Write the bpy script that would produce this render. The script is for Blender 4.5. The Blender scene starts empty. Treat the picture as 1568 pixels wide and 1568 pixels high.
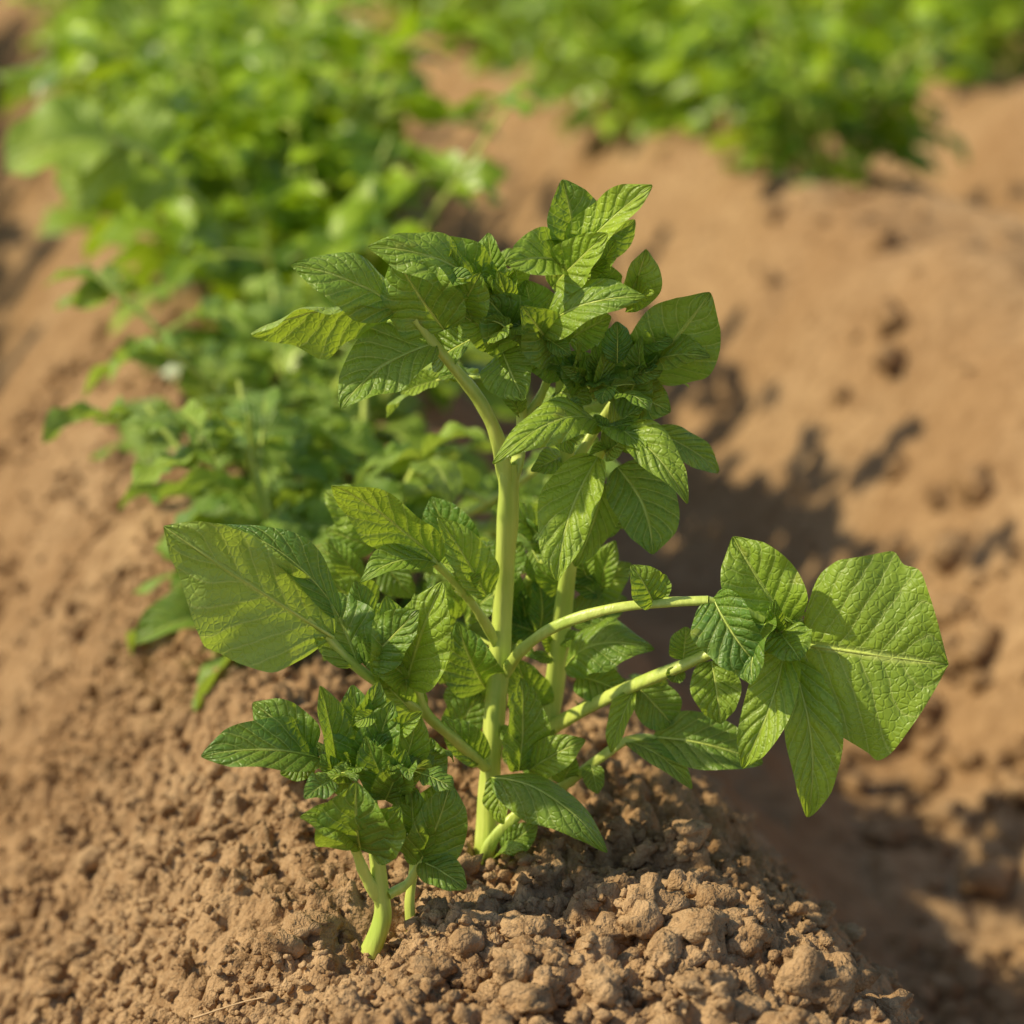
import bpy, math, numpy as np
from mathutils import Vector
R = math.radians
rng = np.random.RandomState(11)
scene = bpy.context.scene
scene.view_settings.view_transform = 'Standard'
scene.view_settings.look = 'None'
scene.view_settings.exposure = 0

# ------------------------------------------------------------------ camera
CAM = np.array([0.013, -1.287, 0.551]); PITCH = R(15.4); LENS = 85.0
cd = bpy.data.cameras.new("camera"); cam = bpy.data.objects.new("camera", cd)
scene.collection.objects.link(cam); scene.camera = cam
cam.location = CAM; cam.rotation_euler = (math.pi/2-PITCH, 0, 0)
cd.lens = LENS; cd.sensor_width = 36; cd.clip_end = 500; cd.clip_start = 0.05
cd.dof.use_dof = True; cd.dof.focus_distance = 1.29; cd.dof.aperture_fstop = 5.0

# ------------------------------------------------------------------ light
SUN_EL = R(42); SUNV = np.array([-0.95, -0.13]); SUNV /= np.linalg.norm(SUNV)
sv = Vector((SUNV[0]*math.cos(SUN_EL), SUNV[1]*math.cos(SUN_EL), math.sin(SUN_EL)))
sd = bpy.data.lights.new("sun", 'SUN'); so = bpy.data.objects.new("sun", sd)
scene.collection.objects.link(so); so.rotation_euler = sv.to_track_quat('Z', 'Y').to_euler()
sd.energy = 5.0; sd.angle = R(1.0); sd.color = (1.0, 0.87, 0.62)
w = bpy.data.worlds.new("World"); scene.world = w; w.use_nodes = True
nt = w.node_tree; bg = nt.nodes['Background']; sky = nt.nodes.new('ShaderNodeTexSky')
sky.sky_type = 'NISHITA'; sky.sun_disc = False; sky.sun_elevation = SUN_EL
sky.sun_rotation = math.atan2(SUNV[0], SUNV[1])
nt.links.new(sky.outputs[0], bg.inputs[0]); bg.inputs[1].default_value = 0.14

# ------------------------------------------------------------------ node helper
class NB:
    def __init__(s, name):
        s.m = bpy.data.materials.new(name); s.m.use_nodes = True
        s.t = s.m.node_tree; s.t.nodes.clear()
        s.out = s.n('ShaderNodeOutputMaterial')
    def n(s, ty, **kw):
        x = s.t.nodes.new(ty)
        for k, v in kw.items(): setattr(x, k, v)
        return x
    def put(s, sock, v):
        if isinstance(v, bpy.types.NodeSocket): s.t.links.new(v, sock)
        elif v is not None:
            if hasattr(sock.default_value, '__len__') and len(sock.default_value) == 4 and len(v) == 3: v = (*v, 1)
            sock.default_value = v
    def math(s, op, a, b=None, c=None, clamp=False):
        x = s.n('ShaderNodeMath', operation=op); x.use_clamp = clamp
        s.put(x.inputs[0], a)
        if b is not None: s.put(x.inputs[1], b)
        if c is not None: s.put(x.inputs[2], c)
        return x.outputs[0]
    def mix(s, f, a, b, mode='MIX'):
        x = s.n('ShaderNodeMix', data_type='RGBA', blend_type=mode)
        s.put(x.inputs[0], f); s.put(x.inputs[6], a); s.put(x.inputs[7], b)
        return x.outputs[2]
    def rng(s, v, a, b, c, d):
        x = s.n('ShaderNodeMapRange'); x.interpolation_type = 'SMOOTHSTEP'
        for i, q in enumerate((v, a, b, c, d)): s.put(x.inputs[i], q)
        return x.outputs[0]
    def noise(s, vec, scale, detail=4, rough=.55):
        x = s.n('ShaderNodeTexNoise'); s.put(x.inputs['Vector'], vec)
        x.inputs['Scale'].default_value = scale; x.inputs['Detail'].default_value = detail
        x.inputs['Roughness'].default_value = rough
        return x.outputs[0]

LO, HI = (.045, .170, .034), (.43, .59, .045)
def leaf_material():
    b = NB("leaf_green")
    uv = b.n('ShaderNodeUVMap'); uv.uv_map = 'uv'
    sp = b.n('ShaderNodeSeparateXYZ'); b.put(sp.inputs[0], uv.outputs[0])
    pos = b.n('ShaderNodeTexCoord').outputs['Object']
    a = b.math('ABSOLUTE', b.math('MULTIPLY_ADD', sp.outputs[0], 2, -1))
    nz = b.noise(pos, 60, 2)
    q = b.math('SUBTRACT', b.math('MULTIPLY', sp.outputs[1], 7.0), b.math('MULTIPLY', b.math('POWER', a, .85), 2.2))
    q = b.math('ADD', q, b.math('MULTIPLY', nz, .45))
    dist = b.math('PINGPONG', q, .5)
    lat = b.rng(dist, 0.0, .075, 1, 0)
    lat_w = b.rng(dist, 0.0, .35, 1, 0)
    mid = b.rng(a, 0.02, .075, 1, 0)
    vein = b.math('MAXIMUM', mid, b.math('MULTIPLY', lat, .7))
    vo = b.n('ShaderNodeTexVoronoi', feature='DISTANCE_TO_EDGE'); b.put(vo.inputs['Vector'], pos); vo.inputs['Scale'].default_value = 250
    net = b.rng(vo.outputs['Distance'], 0, .20, 1, 0)
    at = b.n('ShaderNodeAttribute'); at.attribute_name = 'tone'
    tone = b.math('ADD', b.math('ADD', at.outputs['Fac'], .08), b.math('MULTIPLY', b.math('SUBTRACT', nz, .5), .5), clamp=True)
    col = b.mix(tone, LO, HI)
    col = b.mix(b.math('MULTIPLY', net, .20), col, (.34, .48, .08))
    col = b.mix(b.math('MULTIPLY', lat_w, .22), col, (.05, .15, .015))
    bl = b.rng(b.noise(pos, 38, 2), .68, .74, 0, 1)
    col = b.mix(b.math('MULTIPLY', bl, .4), col, (.36, .34, .06))
    geo = b.n('ShaderNodeNewGeometry')
    col = b.mix(b.math('MULTIPLY', geo.outputs['Backfacing'], .40), col, (.34, .48, .12))
    col = b.mix(b.math('MULTIPLY', vein, .66), col, (.64, .74, .19))
    h = b.math('ADD', b.math('MULTIPLY', b.math('MAXIMUM', vein, b.math('MULTIPLY', lat_w, .6)), -1.0), b.math('MULTIPLY', net, -.25))
    bp = b.n('ShaderNodeBump'); bp.inputs['Strength'].default_value = .85; bp.inputs['Distance'].default_value = .0014
    b.put(bp.inputs['Height'], h)
    p = b.n('ShaderNodeBsdfPrincipled'); b.put(p.inputs['Base Color'], col)
    p.inputs['Roughness'].default_value = .42; p.inputs['Specular IOR Level'].default_value = .5
    b.put(p.inputs['Normal'], bp.outputs[0])
    tr = b.n('ShaderNodeBsdfTranslucent'); b.put(tr.inputs[0], b.mix(.42, col, (.68, .84, .03))); b.put(tr.inputs['Normal'], bp.outputs[0])
    ms = b.n('ShaderNodeMixShader'); ms.inputs[0].default_value = .38
    b.t.links.new(p.outputs[0], ms.inputs[1]); b.t.links.new(tr.outputs[0], ms.inputs[2])
    b.t.links.new(ms.outputs[0], b.out.inputs[0]); return b.m
def row_leaf_material():
    b = NB("leaf_green_row"); pos = b.n('ShaderNodeTexCoord').outputs['Object']
    at = b.n('ShaderNodeAttribute'); at.attribute_name = 'tone'
    uv = b.n('ShaderNodeUVMap'); uv.uv_map = 'uv'
    sp = b.n('ShaderNodeSeparateXYZ'); b.put(sp.inputs[0], uv.outputs[0])
    mid = b.rng(b.math('ABSOLUTE', b.math('MULTIPLY_ADD', sp.outputs[0], 2, -1)), .03, .12, .5, 0)
    tone = b.math('ADD', at.outputs['Fac'], b.math('MULTIPLY', b.math('SUBTRACT', b.noise(pos, 20, 2), .5), .7), clamp=True)
    col = b.mix(mid, b.mix(tone, (.018, .09, .010), (.40, .58, .02)), (.50, .62, .08))
    p = b.n('ShaderNodeBsdfPrincipled'); b.put(p.inputs['Base Color'], col)
    p.inputs['Roughness'].default_value = .36; p.inputs['Specular IOR Level'].default_value = .5
    tr = b.n('ShaderNodeBsdfTranslucent'); b.put(tr.inputs[0], b.mix(.4, col, (.58, .80, .01)))
    ms = b.n('ShaderNodeMixShader'); ms.inputs[0].default_value = .32
    b.t.links.new(p.outputs[0], ms.inputs[1]); b.t.links.new(tr.outputs[0], ms.inputs[2])
    b.t.links.new(ms.outputs[0], b.out.inputs[0]); return b.m

def stem_material():
    b = NB("stem_green"); pos = b.n('ShaderNodeTexCoord').outputs['Object']
    mp = b.n('ShaderNodeMapping'); b.put(mp.inputs[0], pos); mp.inputs['Scale'].default_value = (1, 1, .10)
    n1 = b.noise(mp.outputs[0], 300, 3); n2 = b.noise(pos, 22, 2)
    col = b.mix(n1, (.44, .58, .07), (.80, .86, .22)); col = b.mix(b.rng(n2, .42, .68, 0, .55), col, (.30, .47, .05))
    bp = b.n('ShaderNodeBump'); bp.inputs['Strength'].default_value = .6; bp.inputs['Distance'].default_value = .0012; b.put(bp.inputs['Height'], n1)
    p = b.n('ShaderNodeBsdfPrincipled'); b.put(p.inputs['Base Color'], col); p.inputs['Roughness'].default_value = .36
    b.put(p.inputs['Normal'], bp.outputs[0])
    tr = b.n('ShaderNodeBsdfTranslucent'); b.put(tr.inputs[0], (.68, .76, .07))
    ms = b.n('ShaderNodeMixShader'); ms.inputs[0].default_value = .12
    b.t.links.new(p.outputs[0], ms.inputs[1]); b.t.links.new(tr.outputs[0], ms.inputs[2])
    b.t.links.new(ms.outputs[0], b.out.inputs[0]); return b.m

def soil_material():
    b = NB("dry_soil"); g = b.n('ShaderNodeNewGeometry'); pos = g.outputs['Position']
    n1 = b.noise(pos, 3.2, 3); n2 = b.noise(pos, 45, 4, .65); n3 = b.noise(pos, 420, 3, .7)
    col = b.mix(b.rng(n1, .35, .65, 0, 1), (.41, .252, .122), (.52, .345, .180))
    col = b.mix(b.rng(n2, .35, .7, 0, .8), col, (.25, .142, .064))
    col = b.mix(b.rng(n3, .5, .75, 0, .5), col, (.60, .43, .245))
    h = b.math('ADD', b.math('MULTIPLY', n3, .35), b.math('MULTIPLY', b.noise(pos, 150, 3, .6), .8))
    h = b.math('ADD', h, b.math('MULTIPLY', n2, 1.8))
    bp = b.n('ShaderNodeBump'); bp.inputs['Strength'].default_value = 1.0; bp.inputs['Distance'].default_value = .0060; b.put(bp.inputs['Height'], h)
    p = b.n('ShaderNodeBsdfDiffuse'); b.put(p.inputs['Color'], col); p.inputs['Roughness'].default_value = .4
    b.put(p.inputs['Normal'], bp.outputs[0]); b.t.links.new(p.outputs[0], b.out.inputs[0]); return b.m

def flat_material(name, c1, c2, scale=200):
    b = NB(name); pos = b.n('ShaderNodeTexCoord').outputs['Object']
    p = b.n('ShaderNodeBsdfPrincipled'); b.put(p.inputs['Base Color'], b.mix(b.noise(pos, scale, 3), c1, c2)); p.inputs['Roughness'].default_value = .8
    b.t.links.new(p.outputs[0], b.out.inputs[0]); return b.m

M_LEAF, M_STEM, M_SOIL, M_ROW = leaf_material(), stem_material(), soil_material(), row_leaf_material()
M_STRAW = flat_material("dry_straw", (.42, .27, .13), (.60, .42, .22))

# ------------------------------------------------------------------ ground
TAB = np.random.RandomState(5).rand(6, 256, 256)
def vnoise(x, y, s, k=0):
    x = x/s+37.3*k+500; y = y/s+11.7*k+500
    xi = np.floor(x).astype(int); yi = np.floor(y).astype(int); fx = x-xi; fy = y-yi
    fx = fx*fx*(3-2*fx); fy = fy*fy*(3-2*fy); T = TAB[k % 6]
    a = T[xi & 255, yi & 255]; b_ = T[(xi+1) & 255, yi & 255]; c = T[xi & 255, (yi+1) & 255]; d = T[(xi+1) & 255, (yi+1) & 255]
    return (a*(1-fx)+b_*fx)*(1-fy)+(c*(1-fx)+d*fx)*fy - .5
def clod(x, y, s, k, pres=.7):
    wx = x+s*.45*vnoise(x, y, s*.45, k)+s*.25*vnoise(x, y, s*.2, k+1)
    wy = y+s*.45*vnoise(x, y, s*.45, k+2)+s*.25*vnoise(x, y, s*.2, k+3)
    gx = wx/s+300+7*k; gy = wy/s+300+3*k; xi = np.floor(gx).astype(int); yi = np.floor(gy).astype(int)
    out = np.zeros_like(x)
    for i in (-1, 0, 1):
        for j in (-1, 0, 1):
            cx, cy = xi+i, yi+j; a, b_ = cx & 255, cy & 255
            px = cx+.15+.7*TAB[0, a, b_]; py = cy+.15+.7*TAB[1, a, b_]; r = .25+.45*TAB[2, a, b_]**1.5
            on = TAB[(3+k) % 6, b_, a] < pres
            d2 = (gx-px)**2+(gy-py)**2
            out = np.maximum(out, np.where(on, np.sqrt(np.maximum(r*r-d2, 0)), 0))
    return out*s
RD = np.array([-.188, .982]); RN = np.array([.982, .188]); SP = 1.10
def profile(x, y):
    t = x*RN[0]+y*RN[1]; s = x*RD[0]+y*RD[1]
    t = t+.05*vnoise(s, t*.3, .9, 1)
    k = np.round(t/SP); a = np.abs(t-k*SP)/(SP/2)
    far = np.clip((60-np.hypot(x, y))/30, 0, 1)
    a = np.clip((a-.14)/.80, 0, 1)
    z = -.38*(a*a*(3-2*a))
    away = np.clip((np.hypot(x, y)-.45)/.8, 0, 1)
    z = z+away*(.075*vnoise(x, y, .42, 2)+.055*vnoise(x, y, .16, 3)+.022*vnoise(x, y, .07, 5)) + .012*vnoise(x, y, .12, 4)
    return z*far
def ground0(x, y): return float(profile(np.array([x]), np.array([y]))[0])
def flank(x, y):   # compacted right-hand side of the near ridge
    t = x*RN[0]+y*RN[1]
    return np.clip((t-.15)/.08, 0, 1)*np.clip((.46-t)/.06, 0, 1)

def axis(lo, hi, near_lo, near_hi, fine, cap, midlo, midhi):
    pts = list(np.arange(near_lo, near_hi, fine))
    for sgn, start, mid, end in ((1, pts[-1], midhi, hi), (-1, pts[0], midlo, lo)):
        p, st, acc = start, fine, []
        while (p < end if sgn > 0 else p > end):
            inside = p < mid if sgn > 0 else p > mid
            st = min(st*1.05, cap) if inside else st*1.12
            p += sgn*st; acc.append(p)
        pts = pts+acc if sgn > 0 else acc[::-1]+pts
    return np.array(pts)
xs = axis(-120, 120, -.50, .60, .0018, .020, -2.0, 4.2)
ys = axis(-60, 160, -.30, .66, .0019, .020, -.8, 6.5)
X, Y = np.meshgrid(xs, ys); sx = np.gradient(xs); sy = np.gradient(ys)
SPc = np.maximum(sx[None, :], sy[:, None])
Z = profile(X, Y)
def near_mask(cell): return np.clip((cell/2.2-SPc)/(cell/4), 0, 1)
c = np.zeros_like(X)
lay = [(.11, 0, .45, .50), (.05, 1, .55, .62), (.026, 2, .65, 1.0), (.014, 3, .8, 1.2), (.0085, 4, .85, 1.1)]
fl = 1-.68*flank(X, Y)
for cell, k, pres, amp in lay:
    mk = near_mask(cell)
    if cell > .1: mk = mk*np.clip((np.hypot(X-.1, Y)-.5)/.5, 0, 1)
    v = clod(X, Y, cell, k, pres)*amp
    patch = np.clip(.65+2.2*vnoise(X, Y, .13, k+1), .15, 1.1)
    c = c + v*mk*(patch if cell > .02 else 1)*(.75 if cell > .02 else .9)*fl
c += .005*vnoise(X, Y, .006, 2)*near_mask(.008)
Z = Z+c-.014-.016*np.exp(-((X+.055)**2+(Y+.095)**2)/.035**2)
def make_mesh(name, verts, faces4):
    me = bpy.data.meshes.new(name); nv, nf = len(verts), len(faces4); k = faces4.shape[1]
    me.vertices.add(nv); me.vertices.foreach_set('co', verts.astype(np.float32).ravel())
    me.loops.add(nf*k); me.loops.foreach_set('vertex_index', faces4.astype(np.int32).ravel())
    me.polygons.add(nf); me.polygons.foreach_set('loop_start', np.arange(0, nf*k, k, dtype=np.int32))
    me.polygons.foreach_set('use_smooth', np.ones(nf, dtype=bool))
    me.update(calc_edges=True); return me
ny, nx = X.shape
idx = np.arange(nx*ny).reshape(ny, nx)
F = np.stack([idx[:-1, :-1], idx[:-1, 1:], idx[1:, 1:], idx[1:, :-1]], -1).reshape(-1, 4)
me = make_mesh("ground", np.stack([X, Y, Z], -1).reshape(-1, 3), F)
me.materials.append(M_SOIL); scene.collection.objects.link(bpy.data.objects.new("ground", me))
print("ground verts", nx*ny)
def ground_z(x, y):
    i = np.clip(np.searchsorted(xs, x), 0, nx-1); j = np.clip(np.searchsorted(ys, y), 0, ny-1)
    return Z[j, i]

# loose clods
import bmesh
def ico(sub):
    bm = bmesh.new(); bmesh.ops.create_icosphere(bm, subdivisions=sub, radius=1)
    v = np.array([p.co[:] for p in bm.verts]); f = np.array([[q.index for q in fa.verts] for fa in bm.faces]); bm.free(); return v, f
def lumps(n, sub, rmin, rmax, power, xr, yr, seed, dd=.10):
    r_ = np.random.RandomState(seed); v0, f0 = ico(sub); V, Fs = [], []
    prot = []
    for k in range(30):
        d = np.ones(len(v0))
        for q in range(9):
            a = r_.randn(3)*1.7*(1+q*.6); d += .30/(1+q*.45)*np.sin(v0@a+r_.rand()*6.3)
        d = np.clip(d, .45, 1.7)
        prot.append(v0*d[:, None]*np.array([1, r_.uniform(.7, 1.1), r_.uniform(.6, .95)]))
    xx = r_.uniform(*xr, n); yy = r_.uniform(*yr, n); rr = rmin*(rmax/rmin)**(r_.rand(n)**power)
    dens = np.clip(.62+2.4*vnoise(xx, yy, dd, 2), .15, 1)*(1-.75*flank(xx, yy))
    keep = (r_.rand(n) < dens) & ((np.hypot(xx+.055, yy+.11) > .045) | (rr < .0045)); xx, yy, rr = xx[keep], yy[keep], rr[keep]
    zz = ground_z(xx, yy)
    for i in range(len(xx)):
        p = prot[r_.randint(30)]; a = r_.rand()*6.28; ca, sa = math.cos(a), math.sin(a)
        q = p*rr[i]; q = np.stack([q[:, 0]*ca-q[:, 1]*sa, q[:, 0]*sa+q[:, 1]*ca, q[:, 2]], 1)
        V.append(q+[xx[i], yy[i], zz[i]+rr[i]*r_.uniform(-.05, .4)]); Fs.append(f0+i*len(v0))
    return np.concatenate(V), np.concatenate(Fs)
parts = [lumps(19000, 2, .0014, .0050, 1.2, (-.42, .5), (-.3, .5), 1), lumps(1200, 3, .005, .0125, 1.7, (-.4, .5), (-.3, .5), 2),
         lumps(60, 3, .009, .015, 1.4, (-.12, .22), (-.26, -.08), 9),
         lumps(2600, 2, .006, .022, 1.8, (.34, 1.2), (-.1, 1.3), 3), lumps(1200, 2, .008, .030, 1.8, (.4, 3), (.6, 4), 4, .3),
         lumps(9000, 1, .003, .011, 1.5, (-1.0, .1), (.1, 1.6), 5)]
VV, FF, o = [], [], 0
for v, f in parts: VV.append(v); FF.append(f+o); o += len(v)
me = make_mesh("soil_clods", np.concatenate(VV), np.concatenate(FF)); me.materials.append(M_SOIL)
scene.collection.objects.link(bpy.data.objects.new("soil_clods", me))

# ------------------------------------------------------------------ plant builder
def nrm(v):
    v = np.asarray(v, float); return v/(np.linalg.norm(v)+1e-9)
class PB:
    def __init__(s): s.v, s.f, s.uv, s.tone, s.mat, s.o = [], [], [], [], [], 0
    def grid(s, P, uv, tone, mat, wrap=False):
        n, m = P.shape[:2]; idx = np.arange(n*m).reshape(n, m)+s.o
        if wrap:
            nx_ = np.roll(idx, -1, 1); f = np.stack([idx[:-1], nx_[:-1], nx_[1:], idx[1:]], -1).reshape(-1, 4)
        else: f = np.stack([idx[:-1, :-1], idx[:-1, 1:], idx[1:, 1:], idx[1:, :-1]], -1).reshape(-1, 4)
        s.v.append(P.reshape(-1, 3)); s.f.append(f); s.uv.append(uv.reshape(-1, 2)); s.tone.append(np.full(n*m, tone)); s.mat.append(np.full(len(f), mat)); s.o += n*m
    def mesh(s, name, ml=None):
        V = np.concatenate(s.v); F_ = np.concatenate(s.f); me = make_mesh(name, V, F_)
        ul = me.uv_layers.new(name='uv'); UV = np.concatenate(s.uv)[F_.ravel()]; ul.data.foreach_set('uv', UV.astype(np.float32).ravel())
        at = me.attributes.new('tone', 'FLOAT', 'POINT'); at.data.foreach_set('value', np.concatenate(s.tone).astype(np.float32))
        me.materials.append(ml or M_LEAF); me.materials.append(M_STEM)
        me.polygons.foreach_set('material_index', np.concatenate(s.mat).astype(np.int32)); me.update(); return me
def spline(P, n):
    P = np.asarray(P, float)
    if len(P) == 2: P = np.stack([P[0], (P[0]+P[1])/2, P[1]])
    Q = np.vstack([2*P[0]-P[1], P, 2*P[-1]-P[-2]]); out = []
    m = len(P)-1
    for t in np.linspace(0, m-1e-6, n):
        i = int(t); f = t-i; a, b_, c_, d = Q[i:i+4]
        out.append(.5*((2*b_)+(c_-a)*f+(2*a-5*b_+4*c_-d)*f*f+(3*b_-a-3*c_+d)*f**3))
    return np.array(out)
def tube(pb, P, r0, r1, n=None, sides=9, seed=0):
    n = n or max(6, len(P)*6); C = spline(P, n); T = np.gradient(C, axis=0); T /= np.linalg.norm(T, axis=1)[:, None]+1e-9
    ref = np.array([0, 1, 0.1]) if abs(T[0][1]) < .8 else np.array([1, 0, 0.])
    a = np.linspace(0, 2*np.pi, sides, endpoint=False); G = np.zeros((n, sides, 3)); uv = np.zeros((n, sides, 2))
    s_ = nrm(np.cross(T[0], ref))
    for i in range(n):
        s_ = nrm(s_-T[i]*(s_@T[i])); b_ = np.cross(T[i], s_); q = i/(n-1)
        r = (r0+(r1-r0)*q)*(1+.06*math.sin(q*17+seed)+.03*math.sin(q*41+seed*2))
        rr = r*(1+.13*np.cos(3*a+q*3+seed))
        G[i] = C[i]+np.outer(np.cos(a)*rr, s_)+np.outer(np.sin(a)*rr, b_)
        uv[i, :, 0] = a/6.28; uv[i, :, 1] = q
    pb.grid(G, uv, .5, 1, wrap=True)
    return C
def leaf(pb, B, T, W, N, tone=.5, fold=.25, bend=.07, curl=0., twist=0., sway=0., ruf=.10, res=(26, 16), seed=0, stalk=0.0, shape=.52, pe=.74, prof=None):
    r_ = np.random.RandomState(int(seed) % 99991)
    B = np.asarray(B, float); T = np.asarray(T, float); D = T-B; L = np.linalg.norm(D); d = D/L
    N = np.asarray(N, float); N = nrm(N-d*(N@d)); S = np.cross(d, N)
    nv, nu = res; v = np.linspace(0, 1, nv+1); u = np.linspace(-1, 1, nu+1)
    ax = B+np.outer(v, D)+np.outer(bend*L*4*v*(1-v), N)+np.outer(sway*L*np.sin(np.pi*v), S)
    ax -= np.outer(.10*L*np.clip(v-.75, 0, 1)**2*8*np.sign(bend+1e-6), N)*.5
    tn = np.gradient(ax, axis=0); tn /= np.linalg.norm(tn, axis=1)[:, None]
    Sv = S-tn*(tn@S)[:, None]; Sv /= np.linalg.norm(Sv, axis=1)[:, None]; nn = np.cross(Sv, tn)
    tw = twist*(v-.2); ct, st = np.cos(tw)[:, None], np.sin(tw)[:, None]; Sv, nn = Sv*ct+nn*st, nn*ct-Sv*st
    U, Vv = np.meshgrid(u, v); A = np.abs(U)
    if prof is None:
        pk = shape/(shape+pe); pr = (v**shape)*((1-v)**pe)/((pk**shape)*((1-pk)**pe))
        pr *= 1-.35*np.clip((v-.82)/.18, 0, 1)
        wv = W/2*pr*(1+.03*np.sin(v*r_.uniform(8, 13)+r_.rand()*6))+.0006
        w_ = wv[:, None]*(1+.10*r_.uniform(-1, 1)*np.sign(U))
    else:
        wn = np.interp(v, prof[0], prof[1]); wp = np.interp(v, prof[0], prof[2])
        wn = np.concatenate([wn[:1], (wn[:-2]+2*wn[1:-1]+wn[2:])/4, wn[-1:]]); wp = np.concatenate([wp[:1], (wp[:-2]+2*wp[1:-1]+wp[2:])/4, wp[-1:]])
        w_ = np.where(U < 0, wn[:, None], wp[:, None])+.0004; W = 2*max(wn.max(), wp.max())
    fo = fold*(1-.3*Vv)
    os_ = U*w_*np.cos(fo); on = A*w_*np.sin(fo)
    on = on+curl*U*U*w_+curl*A**3*w_*.4
    ph = r_.rand(4)*6.28; kf = r_.uniform(1.2, 2.4)
    on += ruf*W*.6*A**1.7*np.sin(6.28*kf*Vv+ph[0]+np.where(U > 0, ph[1], 0))*np.sin(np.pi*Vv)**.5
    on += .045*L*np.sin(U*2.4+ph[2])*np.sin(Vv*5+ph[3])*np.sin(np.pi*Vv)*A
    if nu >= 12:
        q = 7*Vv-2.2*A**.85+.22; fr = np.abs(np.mod(q, 1)-.5)*2
        am = min(W, .065)
        on += .019*am*(1-fr**2)*np.clip(A*4, 0, 1)*np.clip(1.1-A, 0, 1)*np.sin(np.pi*np.clip(Vv*1.05, 0, 1))**.6
        on += .012*min(W, .045)*np.sin(U*9+ph[1])*np.sin(Vv*15+ph[2])
        on += -.014*min(W, .06)*np.exp(-(U/.10)**2)
    P = ax[:, None, :]+os_[..., None]*Sv[:, None, :]+on[..., None]*nn[:, None, :]
    uv = np.stack([(U+1)/2, Vv], -1); pb.grid(P, uv, tone, 0)
    rm = min(max(.0005, W*.012), .0011)
    if nu >= 12:
        tube(pb, (ax-nn*rm*.9)[::4], rm*1.1, rm*.25, n=nv//2, sides=6)
    if stalk > 0: tube(pb, [B-d*stalk, B], rm*1.2, rm, n=4, sides=6)

def compound(pb, O, az, el, length, size, rr, res, tone, pairs=3, droop=.9, wr=(.56, .74), tv=.2):
    h = np.array([math.cos(az), math.sin(az), 0]); up = np.array([0, 0, 1.]); P = [np.asarray(O, float)]; e = el; n = 6
    for i in range(n):
        P.append(P[-1]+(h*math.cos(e)+up*math.sin(e))*length/n); e -= droop/n*rr.uniform(.6, 1.4)
    ts = min(size, .06)
    C = tube(pb, P, .0020*ts/.06, .0010*ts/.06, n=10, sides=5 if res[1] < 12 else 7)
    sd_ = np.cross(h, up); m = len(C)-1
    tan = nrm(C[-1]-C[-3])
    def lf(p, dr, sz, t):
        dr = nrm(dr); N = nrm(up*1.0+rr.randn(3)*.40-h*.1)
        if abs(N@dr) > .9: N = nrm(N+h)
        leaf(pb, p, p+dr*sz, sz*rr.uniform(*wr), N, t+rr.uniform(-tv, tv), fold=rr.uniform(.1, .55), bend=rr.uniform(.02, .18),
             curl=rr.uniform(-.4, .2), twist=rr.uniform(-.7, .7), ruf=rr.uniform(.08, .25), res=res, seed=rr.randint(1e6))
    lf(C[-1], tan+up*rr.uniform(-.5, .1)+sd_*rr.uniform(-.2, .2), size*rr.uniform(.95, 1.2), tone)
    for k in range(pairs):
        i = int(m*(.86-.2*k)); s = size*(.85-.15*k)
        tg = nrm(C[min(i+1, m)]-C[i-1])
        for sg in (-1, 1):
            lf(C[i], sg*sd_*1.0+tg*rr.uniform(.2, .8)+up*rr.uniform(-.45, .35), s*rr.uniform(.8, 1.15), tone)
        if k and res[1] >= 8:
            j = int(m*(.78-.2*k))
            for sg in (-1, 1): lf(C[j], sg*sd_+tg*.3, size*.2, tone+.1)

def gen_plant(seed, height, nst, lsz, res, tone=.5, spread=.5, perstem=7, sr=.0045, droop=.9, tv=.2):
    rr = np.random.RandomState(seed); pb = PB()
    for k in range(nst):
        az = k*6.283/nst+rr.uniform(-.5, .5); H = height*rr.uniform(.6, 1.05); le = spread*rr.uniform(.25, 1)*height
        b0 = np.array([math.cos(az)*.02, math.sin(az)*.02, -.03]); h = np.array([math.cos(az), math.sin(az), 0])
        P = [b0+h*le*(q**1.3)+np.array([0, 0, H*q])+rr.randn(3)*.006 for q in (0, .25, .5, .75, 1.)]
        C = tube(pb, P, sr, sr*.45, n=16, sides=7)
        for i in range(perstem):
            q = .16+.84*(i+rr.rand()*.4)/perstem; q = min(q, 1); o_ = C[int(q*15)]
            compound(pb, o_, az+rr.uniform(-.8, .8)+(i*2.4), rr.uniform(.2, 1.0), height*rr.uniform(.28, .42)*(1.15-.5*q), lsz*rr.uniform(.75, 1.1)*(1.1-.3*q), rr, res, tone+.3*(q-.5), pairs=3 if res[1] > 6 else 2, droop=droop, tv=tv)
    return pb

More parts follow.
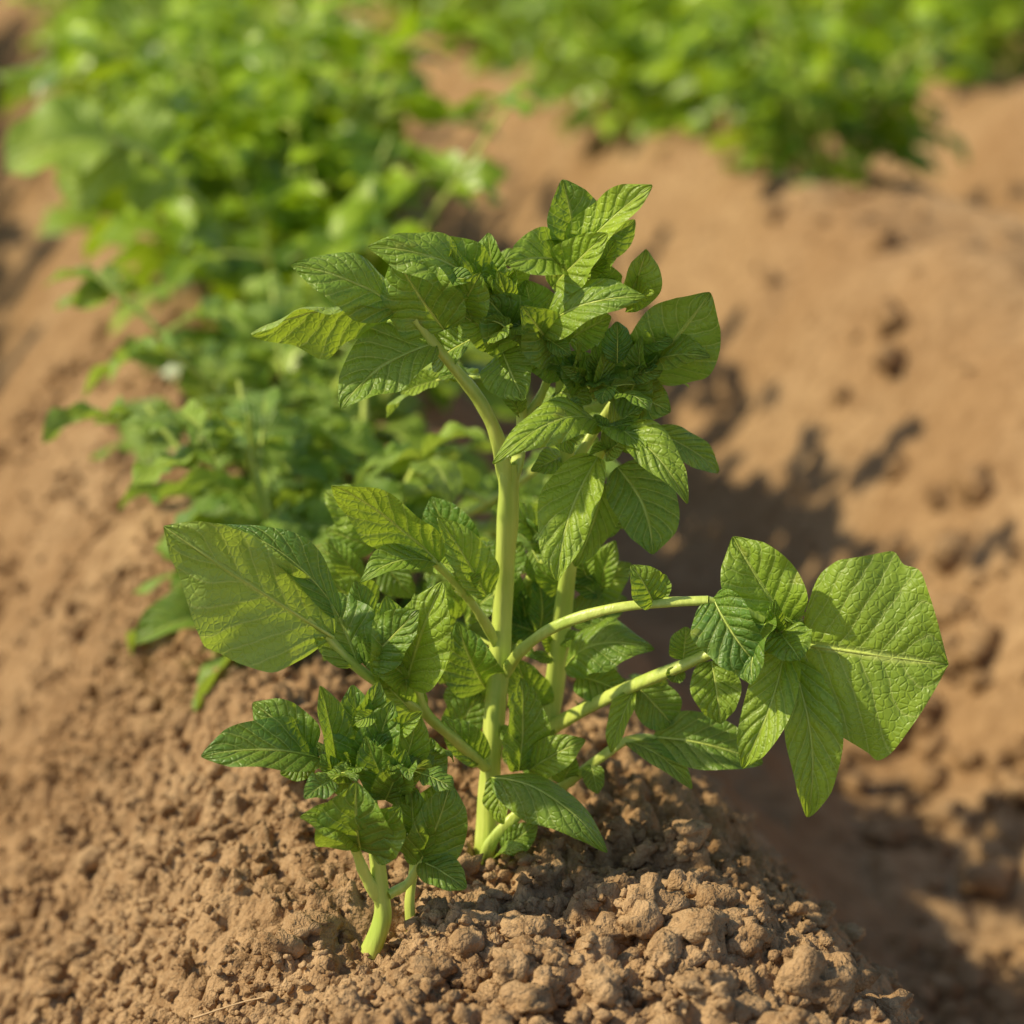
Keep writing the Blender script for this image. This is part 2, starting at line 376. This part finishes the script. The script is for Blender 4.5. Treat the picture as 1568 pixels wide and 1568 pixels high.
# ------------------------------------------------------------------ main plant; points given as camera pixels plus a chosen depth
# camera pixels -> metres, cast along the view ray onto the vertical plane at depth d (cm) behind the main stem
FPX = 1568*LENS/36.0; cp, sp_ = math.cos(PITCH), math.sin(PITCH)
def G(a, b, d=0.0):
    vx, vy = a-784, 784-b; dy = d*.01-CAM[1]; dirv = np.array([vx, FPX*cp+vy*sp_, -FPX*sp_+vy*cp])
    return CAM+dirv*dy/dirv[1]
U = .362e-3
main = PB(); HR = (44, 18)
CF = (0, -1, .35)
def st(pts, r0, r1, pb=None): return tube(pb or main, [G(*p) for p in pts], r0*U/1.0, r1*U, n=len(pts)*7, sides=14, seed=len(pts))
def L(bx, by, bd, tx, ty, td, w_, N=CF, tone=.5, fold=.25, bend=.06, curl=0., twist=0., sway=0., ruf=.12, pb=None, shape=.52, pe=.74, prof=None):
    if prof is not None: prof = [np.array(prof[0]), np.array(prof[1])*U, np.array(prof[2])*U]
    leaf(pb or main, G(bx, by, bd), G(tx, ty, td), w_*1.10*U*(1+td*.004), N, tone, fold, bend, curl, twist, sway, ruf, HR, seed=bx*7+ty*13+w_, shape=shape, pe=pe, prof=prof)
# stems (radius in pixels)
st([(744, 1320, 0), (750, 1200, 0), (757, 1100, 0), (766, 980, .3), (772, 860, .5), (777, 760, .5), (776, 710, .4)], 17, 15)
st([(776, 735, .4), (762, 670, 0), (735, 615, -.5), (700, 570, -1), (665, 528, -1.5), (635, 488, -2)], 12, 6)
st([(778, 750, .5), (795, 700, 1), (800, 640, 1.5), (792, 570, 1.5), (775, 500, 1.5), (745, 440, 1)], 11, 5)
st([(826, 1200, 4), (835, 1130, 4), (850, 1030, 4), (863, 920, 3.5), (876, 820, 3), (872, 720, 2.5), (858, 620, 2), (866, 520, 2), (872, 400, 2)], 19, 5)
st([(872, 760, 3), (905, 720, 1.5), (925, 680, .5), (928, 652, 0)], 9, 6)
st([(872, 720, 2.5), (910, 660, 3), (945, 610, 3), (985, 565, 3)], 8, 5)
st([(800, 650, 1.5), (835, 590, 2), (862, 500, 2)], 8, 5)
st([(740, 1330, -1), (752, 1290, -1.5), (790, 1250, -1.5), (815, 1225, -1)], 11, 8)
st([(775, 1030, 0), (800, 995, -1.5), (850, 960, -3), (930, 934, -4), (1010, 924, -4.5), (1085, 920, -5)], 9, 7)
st([(1085, 920, -5), (1130, 930, -5), (1170, 950, -5)], 7, 5)
st([(845, 1115, 4), (875, 1098, 2.5), (950, 1060, 0), (1040, 1022, -2), (1120, 988, -3), (1180, 978, -4), (1232, 985, -4.5)], 12, 7)
st([(815, 1225, 3), (860, 1205, 1), (920, 1160, 0), (965, 1133, 0), (1010, 1132, 0)], 9, 6)
st([(745, 1175, -.5), (700, 1135, -2), (655, 1095, -3), (640, 1060, -3.5), (625, 1035, -4)], 9, 7)
st([(655, 1095, -3), (600, 1060, -4), (545, 1020, -5), (500, 975, -5.5), (470, 945, -6)], 8, 7)
st([(760, 985, 0), (735, 940, -1), (700, 895, -1.5), (660, 855, -2)], 8, 6)
st([(835, 860, 5), (800, 900, 6), (760, 960, 6)], 7, 6)
st([(740, 1110, 5), (715, 1070, 6), (690, 1020, 7)], 8, 6)
# crown, left
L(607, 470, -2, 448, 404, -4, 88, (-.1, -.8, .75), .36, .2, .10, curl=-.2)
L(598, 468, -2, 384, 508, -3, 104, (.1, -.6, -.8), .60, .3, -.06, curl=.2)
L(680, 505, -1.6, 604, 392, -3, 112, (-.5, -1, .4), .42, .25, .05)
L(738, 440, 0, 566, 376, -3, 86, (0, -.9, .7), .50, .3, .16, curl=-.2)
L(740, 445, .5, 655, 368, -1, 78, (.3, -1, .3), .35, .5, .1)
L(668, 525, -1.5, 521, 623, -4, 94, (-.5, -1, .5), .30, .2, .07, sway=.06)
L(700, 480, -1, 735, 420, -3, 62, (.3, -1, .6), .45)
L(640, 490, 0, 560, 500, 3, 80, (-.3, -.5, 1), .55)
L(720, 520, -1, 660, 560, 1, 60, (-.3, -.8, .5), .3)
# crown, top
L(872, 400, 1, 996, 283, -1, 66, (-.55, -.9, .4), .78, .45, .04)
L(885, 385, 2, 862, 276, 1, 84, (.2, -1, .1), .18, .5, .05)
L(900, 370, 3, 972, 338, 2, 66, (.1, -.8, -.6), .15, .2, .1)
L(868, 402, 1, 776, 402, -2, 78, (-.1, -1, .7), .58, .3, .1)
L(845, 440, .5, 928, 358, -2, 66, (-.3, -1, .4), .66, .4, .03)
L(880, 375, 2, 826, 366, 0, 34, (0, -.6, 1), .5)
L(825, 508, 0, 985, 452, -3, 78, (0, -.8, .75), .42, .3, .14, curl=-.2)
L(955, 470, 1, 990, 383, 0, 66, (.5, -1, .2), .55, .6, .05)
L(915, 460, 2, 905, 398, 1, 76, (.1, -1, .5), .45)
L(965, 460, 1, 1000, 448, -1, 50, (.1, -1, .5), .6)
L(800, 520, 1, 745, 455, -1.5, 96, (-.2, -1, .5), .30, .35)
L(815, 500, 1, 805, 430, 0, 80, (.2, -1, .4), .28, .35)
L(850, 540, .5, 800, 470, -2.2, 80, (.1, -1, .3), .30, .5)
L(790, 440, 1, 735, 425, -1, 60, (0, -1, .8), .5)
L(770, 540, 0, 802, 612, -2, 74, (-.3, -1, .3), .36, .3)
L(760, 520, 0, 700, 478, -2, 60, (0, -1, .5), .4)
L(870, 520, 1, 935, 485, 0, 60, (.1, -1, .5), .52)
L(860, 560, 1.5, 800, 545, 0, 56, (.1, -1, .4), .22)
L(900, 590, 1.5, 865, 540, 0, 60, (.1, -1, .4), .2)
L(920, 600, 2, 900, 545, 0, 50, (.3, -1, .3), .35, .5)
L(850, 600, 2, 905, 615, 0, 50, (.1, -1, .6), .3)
# crown, right
L(985, 572, 2, 1087, 450, 0, 122, (.35, -1, .35), .34, .25, .06, twist=.3)
L(992, 560, 2, 1086, 545, -1, 62, (.1, -.8, .7), .30, .3, .12)
L(960, 600, 2, 1026, 630, 0, 70, (0, -1, .4), .14, .3, .1)
L(975, 590, 2.5, 930, 505, 1, 96, (-.2, -1, .2), .18, .4)
L(955, 620, 2, 985, 560, 0, 66, (.1, -1, .3), .35, .4)
# mid crown
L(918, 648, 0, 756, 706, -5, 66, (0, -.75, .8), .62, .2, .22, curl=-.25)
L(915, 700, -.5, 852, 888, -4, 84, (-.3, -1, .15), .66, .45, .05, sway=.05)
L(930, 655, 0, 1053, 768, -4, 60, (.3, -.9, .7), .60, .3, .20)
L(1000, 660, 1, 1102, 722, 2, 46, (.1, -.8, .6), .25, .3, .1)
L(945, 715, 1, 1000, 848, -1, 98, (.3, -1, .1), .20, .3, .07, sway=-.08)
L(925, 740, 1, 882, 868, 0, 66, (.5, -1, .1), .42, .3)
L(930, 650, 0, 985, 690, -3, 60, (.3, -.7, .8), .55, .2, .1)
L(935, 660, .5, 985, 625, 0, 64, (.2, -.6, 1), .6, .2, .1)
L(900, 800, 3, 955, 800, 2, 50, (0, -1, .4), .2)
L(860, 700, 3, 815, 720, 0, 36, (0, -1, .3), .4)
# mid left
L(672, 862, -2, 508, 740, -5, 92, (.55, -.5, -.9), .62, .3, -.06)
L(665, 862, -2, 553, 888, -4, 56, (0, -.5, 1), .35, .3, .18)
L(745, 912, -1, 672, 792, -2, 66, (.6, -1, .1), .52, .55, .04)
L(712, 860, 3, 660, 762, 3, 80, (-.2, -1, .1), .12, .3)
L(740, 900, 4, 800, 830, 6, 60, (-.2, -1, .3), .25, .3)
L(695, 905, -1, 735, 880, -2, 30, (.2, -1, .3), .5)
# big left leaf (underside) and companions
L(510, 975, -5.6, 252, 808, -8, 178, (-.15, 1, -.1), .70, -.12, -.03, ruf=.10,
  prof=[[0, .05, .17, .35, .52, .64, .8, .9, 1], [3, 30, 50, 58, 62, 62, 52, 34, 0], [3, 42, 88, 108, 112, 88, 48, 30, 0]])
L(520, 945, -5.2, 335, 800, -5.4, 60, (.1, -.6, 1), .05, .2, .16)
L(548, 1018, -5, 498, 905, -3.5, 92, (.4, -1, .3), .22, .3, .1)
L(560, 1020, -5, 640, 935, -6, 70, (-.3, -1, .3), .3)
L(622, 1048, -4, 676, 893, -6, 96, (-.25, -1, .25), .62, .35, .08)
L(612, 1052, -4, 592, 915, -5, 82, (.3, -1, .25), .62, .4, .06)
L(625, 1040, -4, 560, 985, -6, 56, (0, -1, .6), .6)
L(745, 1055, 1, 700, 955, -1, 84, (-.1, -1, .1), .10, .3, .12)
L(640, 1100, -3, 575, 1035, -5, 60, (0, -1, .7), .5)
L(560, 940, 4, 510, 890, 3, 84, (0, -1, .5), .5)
# right hand cluster
L(1222, 985, -4.5, 1452, 1018, -6.5, 268, (-.36, -1, .25), .58, .10, .05, ruf=.08, curl=-.08,
  prof=[[0, .03, .08, .2, .35, .52, .57, .62, .70, .75, .85, 1], [8, 75, 108, 132, 142, 154, 154, 136, 136, 132, 82, 0], [6, 45, 80, 104, 124, 144, 150, 160, 146, 126, 78, 0]])
L(1205, 955, -4.5, 1122, 823, -4, 112, (-.3, -1, .3), .62, .45, .05)
L(1175, 950, -5, 1150, 1046, -8, 84, (-.75, -.6, .3), .22, .3, .1)
L(1092, 916, -5, 1160, 1020, -7, 96, (-.5, -.9, .4), .15, .5, .14)
L(1205, 985, -5, 1136, 1176, -7, 74, (-.4, -1, .1), .62, .5, .10, sway=-.06)
L(1212, 1010, -5, 1238, 1252, -7, 80, (.1, -1, .1), .64, .45, .10, sway=-.05)
L(1195, 970, -5, 1225, 1010, -7, 70, (-.1, -.8, .7), .5)
L(1195, 960, -5, 1120, 935, -3, 60, (-.1, -.5, 1), .35)
L(1090, 1012, -2.5, 1104, 1108, -4, 70, (0, -1, .2), .50, .3, .08)
L(1046, 1010, -2, 1050, 960, -2, 46, (.1, -1, .3), .42)
L(1040, 1022, -2, 1030, 1045, -2, 26, (.1, -1, .3), .3)
L(1000, 922, -4.5, 968, 866, -5, 56, (.3, -1, .3), .45, .5, .1)
L(992, 922, -4.5, 1020, 880, -4, 34, (.3, -1, .3), .35, .4)
L(866, 1020, 3, 1000, 992, 1, 92, (.1, -.7, .9), .30, .3, .25, curl=-.3)
L(885, 1035, 3, 960, 1062, 1, 60, (.1, -.8, .4), .14, .3, .1)
L(870, 950, 5, 960, 915, 6, 56, (.1, -.8, .5), .18)
L(970, 1058, -.5, 935, 1152, -2, 34, (-.6, -1, .1), .75, .5)
L(980, 1055, 0, 1032, 1112, 0, 66, (0, -1, .4), .22, .3)
L(1000, 1128, 0, 1168, 1168, -1, 84, (0, -.75, .7), .25, .2, .12)
L(960, 1134, 0, 1060, 1206, -2, 38, (.1, -.6, .9), .4, .2, .15)
L(905, 1170, 0, 915, 1215, -1, 30, (.1, -1, .3), .3)
# around the base
L(752, 1190, -2, 930, 1302, -6, 78, (.25, -.75, .8), .38, -.3, .22, curl=-.3)
L(762, 1188, -2, 770, 1262, -3, 40, (-.6, -1, .1), .6, .5)
L(795, 1180, -1, 800, 1040, -1, 74, (.5, -1, .1), .35, .5, .05)
L(810, 1180, -1, 895, 1133, -2, 54, (.1, -.8, .6), .52, .3, .12)
L(738, 1165, -1, 678, 1098, -2, 52, (0, -1, .3), .2, .3)
L(860, 1200, 1, 880, 1160, 0, 36, (0, -1, .3), .35)
L(770, 1300, -2, 822, 1262, -2, 40, (0, -1, .5), .3)
L(760, 1310, -2, 800, 1300, -4, 30, (0, -.6, .9), .4)
L(820, 1090, 4, 790, 1010, 2, 66, (.1, -1, .2), .2)
L(690, 1130, 2, 735, 1060, 3, 60, (.1, -1, .2), .15)
# young leaves crowded in the crown and at the nodes
rr = np.random.RandomState(17)
def tuft(cx, cy, d, rad, n, smin, smax, pb=None, tone=.4):
    for _ in range(n):
        a = rr.rand()*6.28; l = rr.uniform(smin, smax); bx = cx+rr.randn()*rad*.4; by = cy+rr.randn()*rad*.4; d0 = d+rr.uniform(-1, 1)
        tx = bx+l*math.cos(a); ty = by-l*abs(math.sin(a))*rr.choice([1, 1, -.7])
        L(int(bx), int(by), d0, int(tx), int(ty), d0+rr.uniform(-2, 1), int(l*rr.uniform(.5, .75)), (rr.randn()*.5, -1, .4+rr.randn()*.4), tone+rr.uniform(-.3, .3),
          rr.uniform(.2, .6), rr.uniform(.02, .2), curl=rr.uniform(-.4, .2), twist=rr.uniform(-.8, .8), pb=pb)
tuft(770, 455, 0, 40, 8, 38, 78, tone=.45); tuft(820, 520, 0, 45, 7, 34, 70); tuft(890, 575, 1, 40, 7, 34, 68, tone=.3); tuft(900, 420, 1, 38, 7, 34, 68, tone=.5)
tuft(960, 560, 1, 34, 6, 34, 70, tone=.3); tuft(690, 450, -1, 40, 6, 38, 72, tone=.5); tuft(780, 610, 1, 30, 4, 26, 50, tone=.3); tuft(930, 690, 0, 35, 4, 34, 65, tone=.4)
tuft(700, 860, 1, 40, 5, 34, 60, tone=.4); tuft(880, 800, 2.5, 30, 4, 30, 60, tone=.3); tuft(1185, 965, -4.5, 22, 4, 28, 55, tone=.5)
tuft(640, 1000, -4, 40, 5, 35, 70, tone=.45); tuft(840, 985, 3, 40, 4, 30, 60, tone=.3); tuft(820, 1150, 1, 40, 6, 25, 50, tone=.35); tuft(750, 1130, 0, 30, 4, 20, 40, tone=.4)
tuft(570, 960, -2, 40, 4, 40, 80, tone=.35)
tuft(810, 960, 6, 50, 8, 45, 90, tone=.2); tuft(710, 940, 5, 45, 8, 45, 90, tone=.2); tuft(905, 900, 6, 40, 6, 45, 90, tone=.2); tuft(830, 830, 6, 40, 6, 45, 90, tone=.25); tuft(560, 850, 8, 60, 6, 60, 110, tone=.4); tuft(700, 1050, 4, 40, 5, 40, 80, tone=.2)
rr = np.random.RandomState(8)
for (a, b, d, az, ln, sz) in [(800, 560, 2, 1.2, .07, .028), (860, 540, 3, 1.9, .08, .03), (790, 600, 2, 2.4, .08, .03), (868, 640, 3, .9, .09, .035), (860, 580, 2, .4, .05, .026),
                              (872, 760, 4, 1.5, .10, .036), (775, 470, 2, 1.8, .06, .026), (775, 900, 1, 2.0, .10, .035), (865, 900, 4, 1.0, .10, .036), (850, 1020, 5, 1.6, .11, .034),
                              (835, 620, 1.5, -1.3, .035, .020), (880, 600, 2, -.9, .04, .022), (800, 530, 1, -1.9, .035, .02), (770, 1000, 1, 2.6, .10, .034), (850, 1120, 4.5, .5, .06, .025)]:
    compound(main, G(a, b, d), az, rr.uniform(.2, .9), ln, sz, rr, (14, 12), rr.uniform(.2, .5))
ob = bpy.data.objects.new("potato_plant", main.mesh("potato_plant")); scene.collection.objects.link(ob)

# young shoot, front-left
sh = PB()
st([(568, 1460, -9), (586, 1405, -9), (580, 1345, -9), (575, 1290, -9), (570, 1240, -9), (560, 1180, -8.5), (545, 1120, -8)], 15, 6, sh)
st([(585, 1385, -9), (560, 1340, -9.5), (545, 1300, -10)], 10, 7, sh)
st([(632, 1430, -8), (628, 1380, -8), (634, 1320, -8), (620, 1250, -8), (610, 1180, -8), (625, 1110, -8)], 8, 5, sh)
st([(595, 1370, -9), (625, 1350, -8.5), (645, 1315, -8.5)], 8, 5, sh)
st([(560, 1225, -8.5), (520, 1195, -8), (485, 1165, -8)], 8, 6, sh)
def LS(*a, **k): L(*a, pb=sh, **k)
LS(488, 1160, -8, 310, 1156, -11, 84, (-.1, -.75, .75), .14, .25, .12)
LS(478, 1150, -8, 388, 1076, -8, 74, (0, -.9, .6), .28, .25, .10)
LS(478, 1165, -8, 430, 1185, -9, 40, (0, -.9, .4), .2)
LS(545, 1290, -10, 462, 1250, -12, 64, (-.1, -.6, .9), .45, .2, .12)
LS(552, 1300, -10, 545, 1200, -12, 112, (-.1, -1, .5), .34, .35, .10)
LS(560, 1295, -10, 612, 1238, -12, 84, (.2, -1, .5), .40, .3, .10)
LS(640, 1325, -8.5, 690, 1200, -9, 84, (.3, -1, .3), .28, .3, .10)
LS(640, 1310, -8.5, 630, 1205, -9, 72, (-.3, -1, .3), .35, .35)
LS(645, 1318, -8.5, 713, 1360, -10, 52, (.2, -.9, .6), .24, .2, .12)
LS(600, 1300, -9, 605, 1250, -9, 40, (.2, -.9, .4), .3)
LS(520, 1195, -8, 492, 1052, -9, 52, (.7, -1, .1), .40, .6, .03)
LS(540, 1200, -8.5, 500, 1200, -10, 40, (0, -1, .5), .3)
LS(560, 1170, -8, 540, 1050, -8, 70, (.1, -1, .2), .16, .4)
LS(570, 1180, -8, 600, 1075, -9, 66, (-.3, -1, .2), .22, .4)
LS(610, 1200, -8, 640, 1090, -9, 60, (.3, -1, .2), .48, .5)
LS(600, 1215, -8.5, 560, 1130, -10, 64, (-.2, -1, .3), .25, .4)
LS(590, 1225, -8.5, 620, 1150, -10, 56, (.2, -1, .3), .3, .4)
LS(640, 1190, -7, 660, 1130, -7, 70, (.2, -1, .2), .3, .3)
LS(650, 1250, -7, 690, 1195, -7, 50, (.2, -1, .2), .35, .3)
LS(550, 1120, -8, 580, 1045, -8, 44, (.4, -1, .2), .3, .5)
rr = np.random.RandomState(5)
tuft(575, 1120, -8, 35, 6, 28, 60, sh, .3); tuft(610, 1210, -8.5, 30, 5, 25, 50, sh, .35); tuft(530, 1180, -8, 22, 3, 20, 45, sh, .3); tuft(590, 1280, -9, 25, 3, 20, 45, sh, .35)
for az in (.5, 1.6, 2.6, -.6, -2.2):
    compound(sh, G(570, 1190, -8.5), az, .6, .035, .02, rr, (14, 12), .28)
ob = bpy.data.objects.new("potato_plant.001", sh.mesh("potato_shoot")); scene.collection.objects.link(ob)

# ------------------------------------------------------------------ second plant, right behind
def place(me_, x, y, rot, sc, name="potato_plant", parent=None, dz=0.0):
    o_ = bpy.data.objects.new(name, me_); scene.collection.objects.link(o_)
    o_.location = (x, y, ground0(x, y)+dz); o_.rotation_euler = (0, 0, rot); o_.scale = (sc, sc, sc)
    if parent: o_.parent = parent
    return o_
m2 = gen_plant(21, .22, 8, .060, (16, 12), .32, .95, 6).mesh("potato_plant_mid")
place(m2, RD[0]*.44-.035, RD[1]*.44, .4, 1.0, "potato_plant.002")
m3 = gen_plant(22, .24, 7, .064, (14, 12), .36, .8, 6).mesh("potato_plant_mid_b")
place(m3, RD[0]*.80-.02, RD[1]*.80, 2.1, 1.0, "potato_plant.003")

# ------------------------------------------------------------------ rows
var = [gen_plant(40+i, .38, 7, .095, (7, 6), .52, .68, 6, sr=.0042, tv=.45).mesh("potato_plant_row_%d" % i, M_ROW) for i in range(5)]
rr = np.random.RandomState(3)
def row(k, s0, s1, step, sc=(.9, 1.12), off=0):
    e = bpy.data.objects.new("potato_plant_row", None); scene.collection.objects.link(e)
    s = s0; i = 0
    while s < s1:
        t = k*SP+off+rr.uniform(-.05, .05); x, y = RD*s+RN*t
        place(var[rr.randint(5)], x, y, rr.rand()*6.28, rr.uniform(*sc), "plant_%d" % i, e); i += 1
        s += step*rr.uniform(.8, 1.2)
    return e
e0 = row(0, 1.36, 12, .29, off=.07)
row(1, 2.75, 12, .28)
row(2, 4.6, 13, .32)
row(3, 3.8, 13, .36)
row(-1, 2.2, 11, .30, sc=(1.25, 1.45))  # out-of-view row, added and enlarged so its shadow darkens the left furrow
# a shoot leaning out of the row to the left
ls = PB(); HR = (20, 12)
st([(470, 520, 150), (400, 420, 145), (310, 320, 135), (235, 245, 126), (165, 210, 122)], 22, 11, ls)
for q in [(170, 212, 122, 8, 258, 118, 190), (200, 225, 124, 110, 328, 120, 150), (240, 245, 126, 190, 160, 128, 130), (260, 265, 128, 215, 330, 122, 110), (150, 205, 122, 70, 180, 124, 110)]:
    L(*q[:6], q[6], (-.2, -.7, .8), .6, .25, .12, pb=ls)
st([(470, 640, 95), (400, 620, 95), (345, 600, 95)], 10, 8, ls)
L(350, 602, 95, 272, 590, 90, 130, (-.2, -.9, .5), .6, .2, .1, pb=ls)
o_ = bpy.data.objects.new("side_shoot", ls.mesh("side_shoot")); scene.collection.objects.link(o_); o_.parent = e0

# straw
sb = PB(); tube(sb, [(-.155, -.13, float(ground_z(-.155, -.13))+.008), (-.13, -.135, float(ground_z(-.13, -.135))+.010), (-.115, -.145, float(ground_z(-.115, -.145))+.008)], .0006, .0004, n=8, sides=5)
me = sb.mesh("straw"); me.materials.clear(); me.materials.append(M_STRAW); me.materials.append(M_STRAW)
scene.collection.objects.link(bpy.data.objects.new("straw", me))
